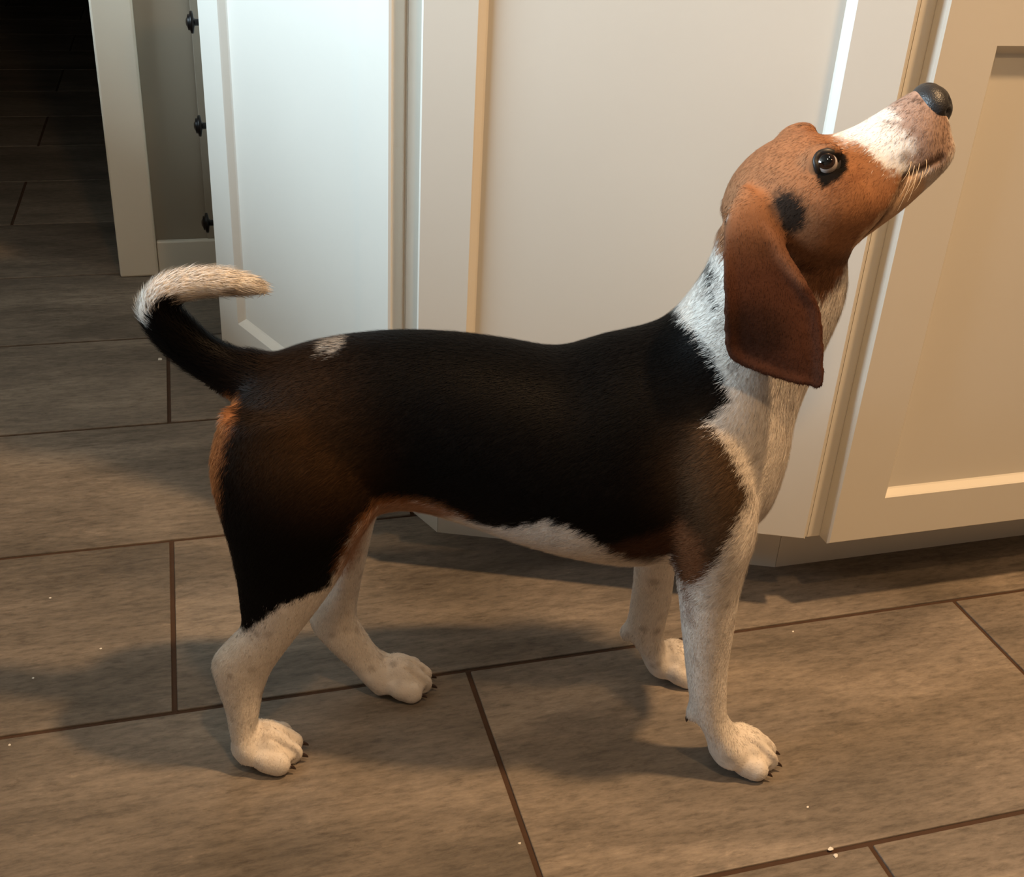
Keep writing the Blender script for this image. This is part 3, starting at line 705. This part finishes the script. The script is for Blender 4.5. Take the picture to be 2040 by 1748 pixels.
# --- whiskers
M_WH = paint('whisker', (225, 205, 175), 0.5)
for a, b_ in (((1822, 330), (1788, 420)), ((1826, 335), (1808, 402)), ((1815, 322), (1796, 362)), ((1838, 338), (1822, 380)), ((1832, 325), (1806, 388)), ((1845, 318), (1836, 356)), ((1812, 340), (1792, 392)), ((1850, 328), (1842, 352))):
    p0, _ = hit(*a)
    if p0 is None: continue
    p1 = D(b_, p0[1]-0.014); pm = (p0+p1)/2+np.array([0.002, -0.003, 0.001])
    ts = np.linspace(0, 1, 7); pts = [(1-t)**2*p0+2*t*(1-t)*pm+t*t*p1 for t in ts]
    bm = bmesh.new(); rings = []
    for i, q in enumerate(pts):
        r = 0.00028*(1-0.75*ts[i]); rings.append([bm.verts.new(Vector(q)+Vector((r*math.cos(w), r*math.sin(w)*.5, r*math.sin(w)))) for w in (0, 2.09, 4.19)])
    for a_, c_ in zip(rings, rings[1:]):
        for j in range(3): bm.faces.new((a_[j], a_[(j+1) % 3], c_[(j+1) % 3], c_[j]))
    link('whisker', mesh_from('whisker', bm), M_WH, dog)

# --- short hair over the whole coat: one blade each, joined into one part
NH = 330000
A, B_, C_ = P[TRI[:, 0]], P[TRI[:, 1]], P[TRI[:, 2]]
ar = np.linalg.norm(np.cross(B_-A, C_-A), axis=1); ti = rng.choice(ntri, NH, p=ar/ar.sum())
r1, r2 = rng.random(NH), rng.random(NH); sq = np.sqrt(r1); ba = np.stack([1-sq, sq*(1-r2), sq*r2], 1)
T3 = TRI[ti]
mixv = lambda V: (V[T3]*ba[:, :, None]).sum(1)
Q = mixv(P); Nn = mixv(NRM); Nn /= np.linalg.norm(Nn, axis=1, keepdims=True)+1e-9; SQ = mixv(SDV); EMQ = mixv(EARM[:, None])[:, 0]
keep = (np.linalg.norm((Q-EC)*np.array([1, 1, 1]), axis=1) > .0135) & (np.linalg.norm(Q-EC*np.array([1, -1, 1]), axis=1) > .0135) & (np.linalg.norm(Q-NC, axis=1) > .0185) & (Q[:, 2] > .004)
Q, Nn, SQ, EMQ = Q[keep], Nn[keep], SQ[keep], EMQ[keep]; NH = len(Q)
s, l, z = Q.T
HDC = D((1853, 206), 0.0)
flow = np.tile(np.array([-0.85, 0, -0.45]), (NH, 1))
wl = (1-sstep(z, .17, .27))[:, None]; flow = flow*(1-wl)+np.array([-.12, 0, -1.0])*wl
wp = (1-sstep(z, .03, .05))[:, None]; flow = flow*(1-wp)+np.array([.8, 0, -.5])*wp
wth = ((1-sstep(s, .03, .13))*(1-sstep(z, .36, .40)))[:, None]; flow = flow*(1-wth)+np.array([-.35, 0, -.95])*wth
hm = sstep(s*.5+z, .74, .80)[:, None]; fh = Q-HDC; fh /= np.linalg.norm(fh, axis=1, keepdims=True)+1e-9
flow = flow*(1-hm)+fh*hm
nk = (sstep(s, .42, .46)*sstep(z, .34, .40))[:, None]*(1-hm); flow = flow*(1-nk)+np.array([-.35, 0, -.95])*nk
em = EMQ[:, None]; flow = flow*(1-em)+np.array([.1, 0, -1.0])*em
tc_ = np.array([(D(a, 0)+D(b_, 0))/2 for a, b_, w in TAIL]); tt = np.gradient(tc_, axis=0); tt /= np.linalg.norm(tt, axis=1, keepdims=True)
dt = np.linalg.norm(Q[:, None, :]-tc_[None], axis=2); tm = ((s < .055) & (z > .385) & (dt.min(1) < .028))[:, None].astype(float)
flow = flow*(1-tm)+tt[dt.argmin(1)]*tm
flow += rng.normal(0, .16, flow.shape)
tan_ = flow-Nn*(flow*Nn).sum(1, keepdims=True); tan_ /= np.linalg.norm(tan_, axis=1, keepdims=True)+1e-9
ln = 0.0075*np.ones(NH); ln = np.where(hm[:, 0] > .5, .0042, ln); ln = np.where(em[:, 0] > .5, .0032, ln); ln = np.where(wl[:, 0] > .5, .0046, ln); ln = np.where(tm[:, 0] > .5, .0105, ln)
ln = np.where(z < .04, .003, ln); ln *= rng.uniform(.7, 1.25, NH)
lift = np.where(tm[:, 0] > .5, .24, .17)*rng.uniform(.5, 1.6, NH)
side = np.cross(tan_, Nn)
wd_ = 0.00021*rng.uniform(.7, 1.3, NH)*np.where(tm[:, 0] > .5, 1.2, 1.0)
root = Q-Nn*.0004
tip = root+tan_*ln[:, None]+Nn*(ln*lift)[:, None]
mid = root+tan_*(ln*.5)[:, None]+Nn*(ln*lift*.72)[:, None]
tip[:, 2] = np.maximum(tip[:, 2], .0008); mid[:, 2] = np.maximum(mid[:, 2], .0008)
HV = np.stack([root-side*wd_[:, None], root+side*wd_[:, None], mid-side*(wd_*.8)[:, None], mid+side*(wd_*.8)[:, None], tip], 1).reshape(-1, 3)
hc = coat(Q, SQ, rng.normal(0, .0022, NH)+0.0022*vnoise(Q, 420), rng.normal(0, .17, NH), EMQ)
HC_ = np.repeat(np.hstack([hc, np.ones((NH, 1))]), 5, 0)
b0 = np.arange(NH)[:, None]*5
HF = (b0+np.array([[0, 1, 3, 0, 3, 2, 2, 3, 4]])).ravel()
hm_ = bpy.data.meshes.new('coat'); hm_.vertices.add(NH*5); hm_.vertices.foreach_set('co', HV.ravel())
hm_.loops.add(NH*9); hm_.loops.foreach_set('vertex_index', HF); hm_.polygons.add(NH*3)
hm_.polygons.foreach_set('loop_start', np.arange(NH*3)*3); hm_.update(calc_edges=True)
hm_.color_attributes.new('coat', 'FLOAT_COLOR', 'POINT').data.foreach_set('color', HC_.ravel())
# shade each blade with the normal of the skin below it
hm_.polygons.foreach_set('use_smooth', np.ones(NH*3, bool))
hm_.normals_split_custom_set_from_vertices(np.repeat(Nn+tan_*.0, 5, 0).tolist())
co = link('coat', hm_, M_HAIR, dog, kind='stuff')
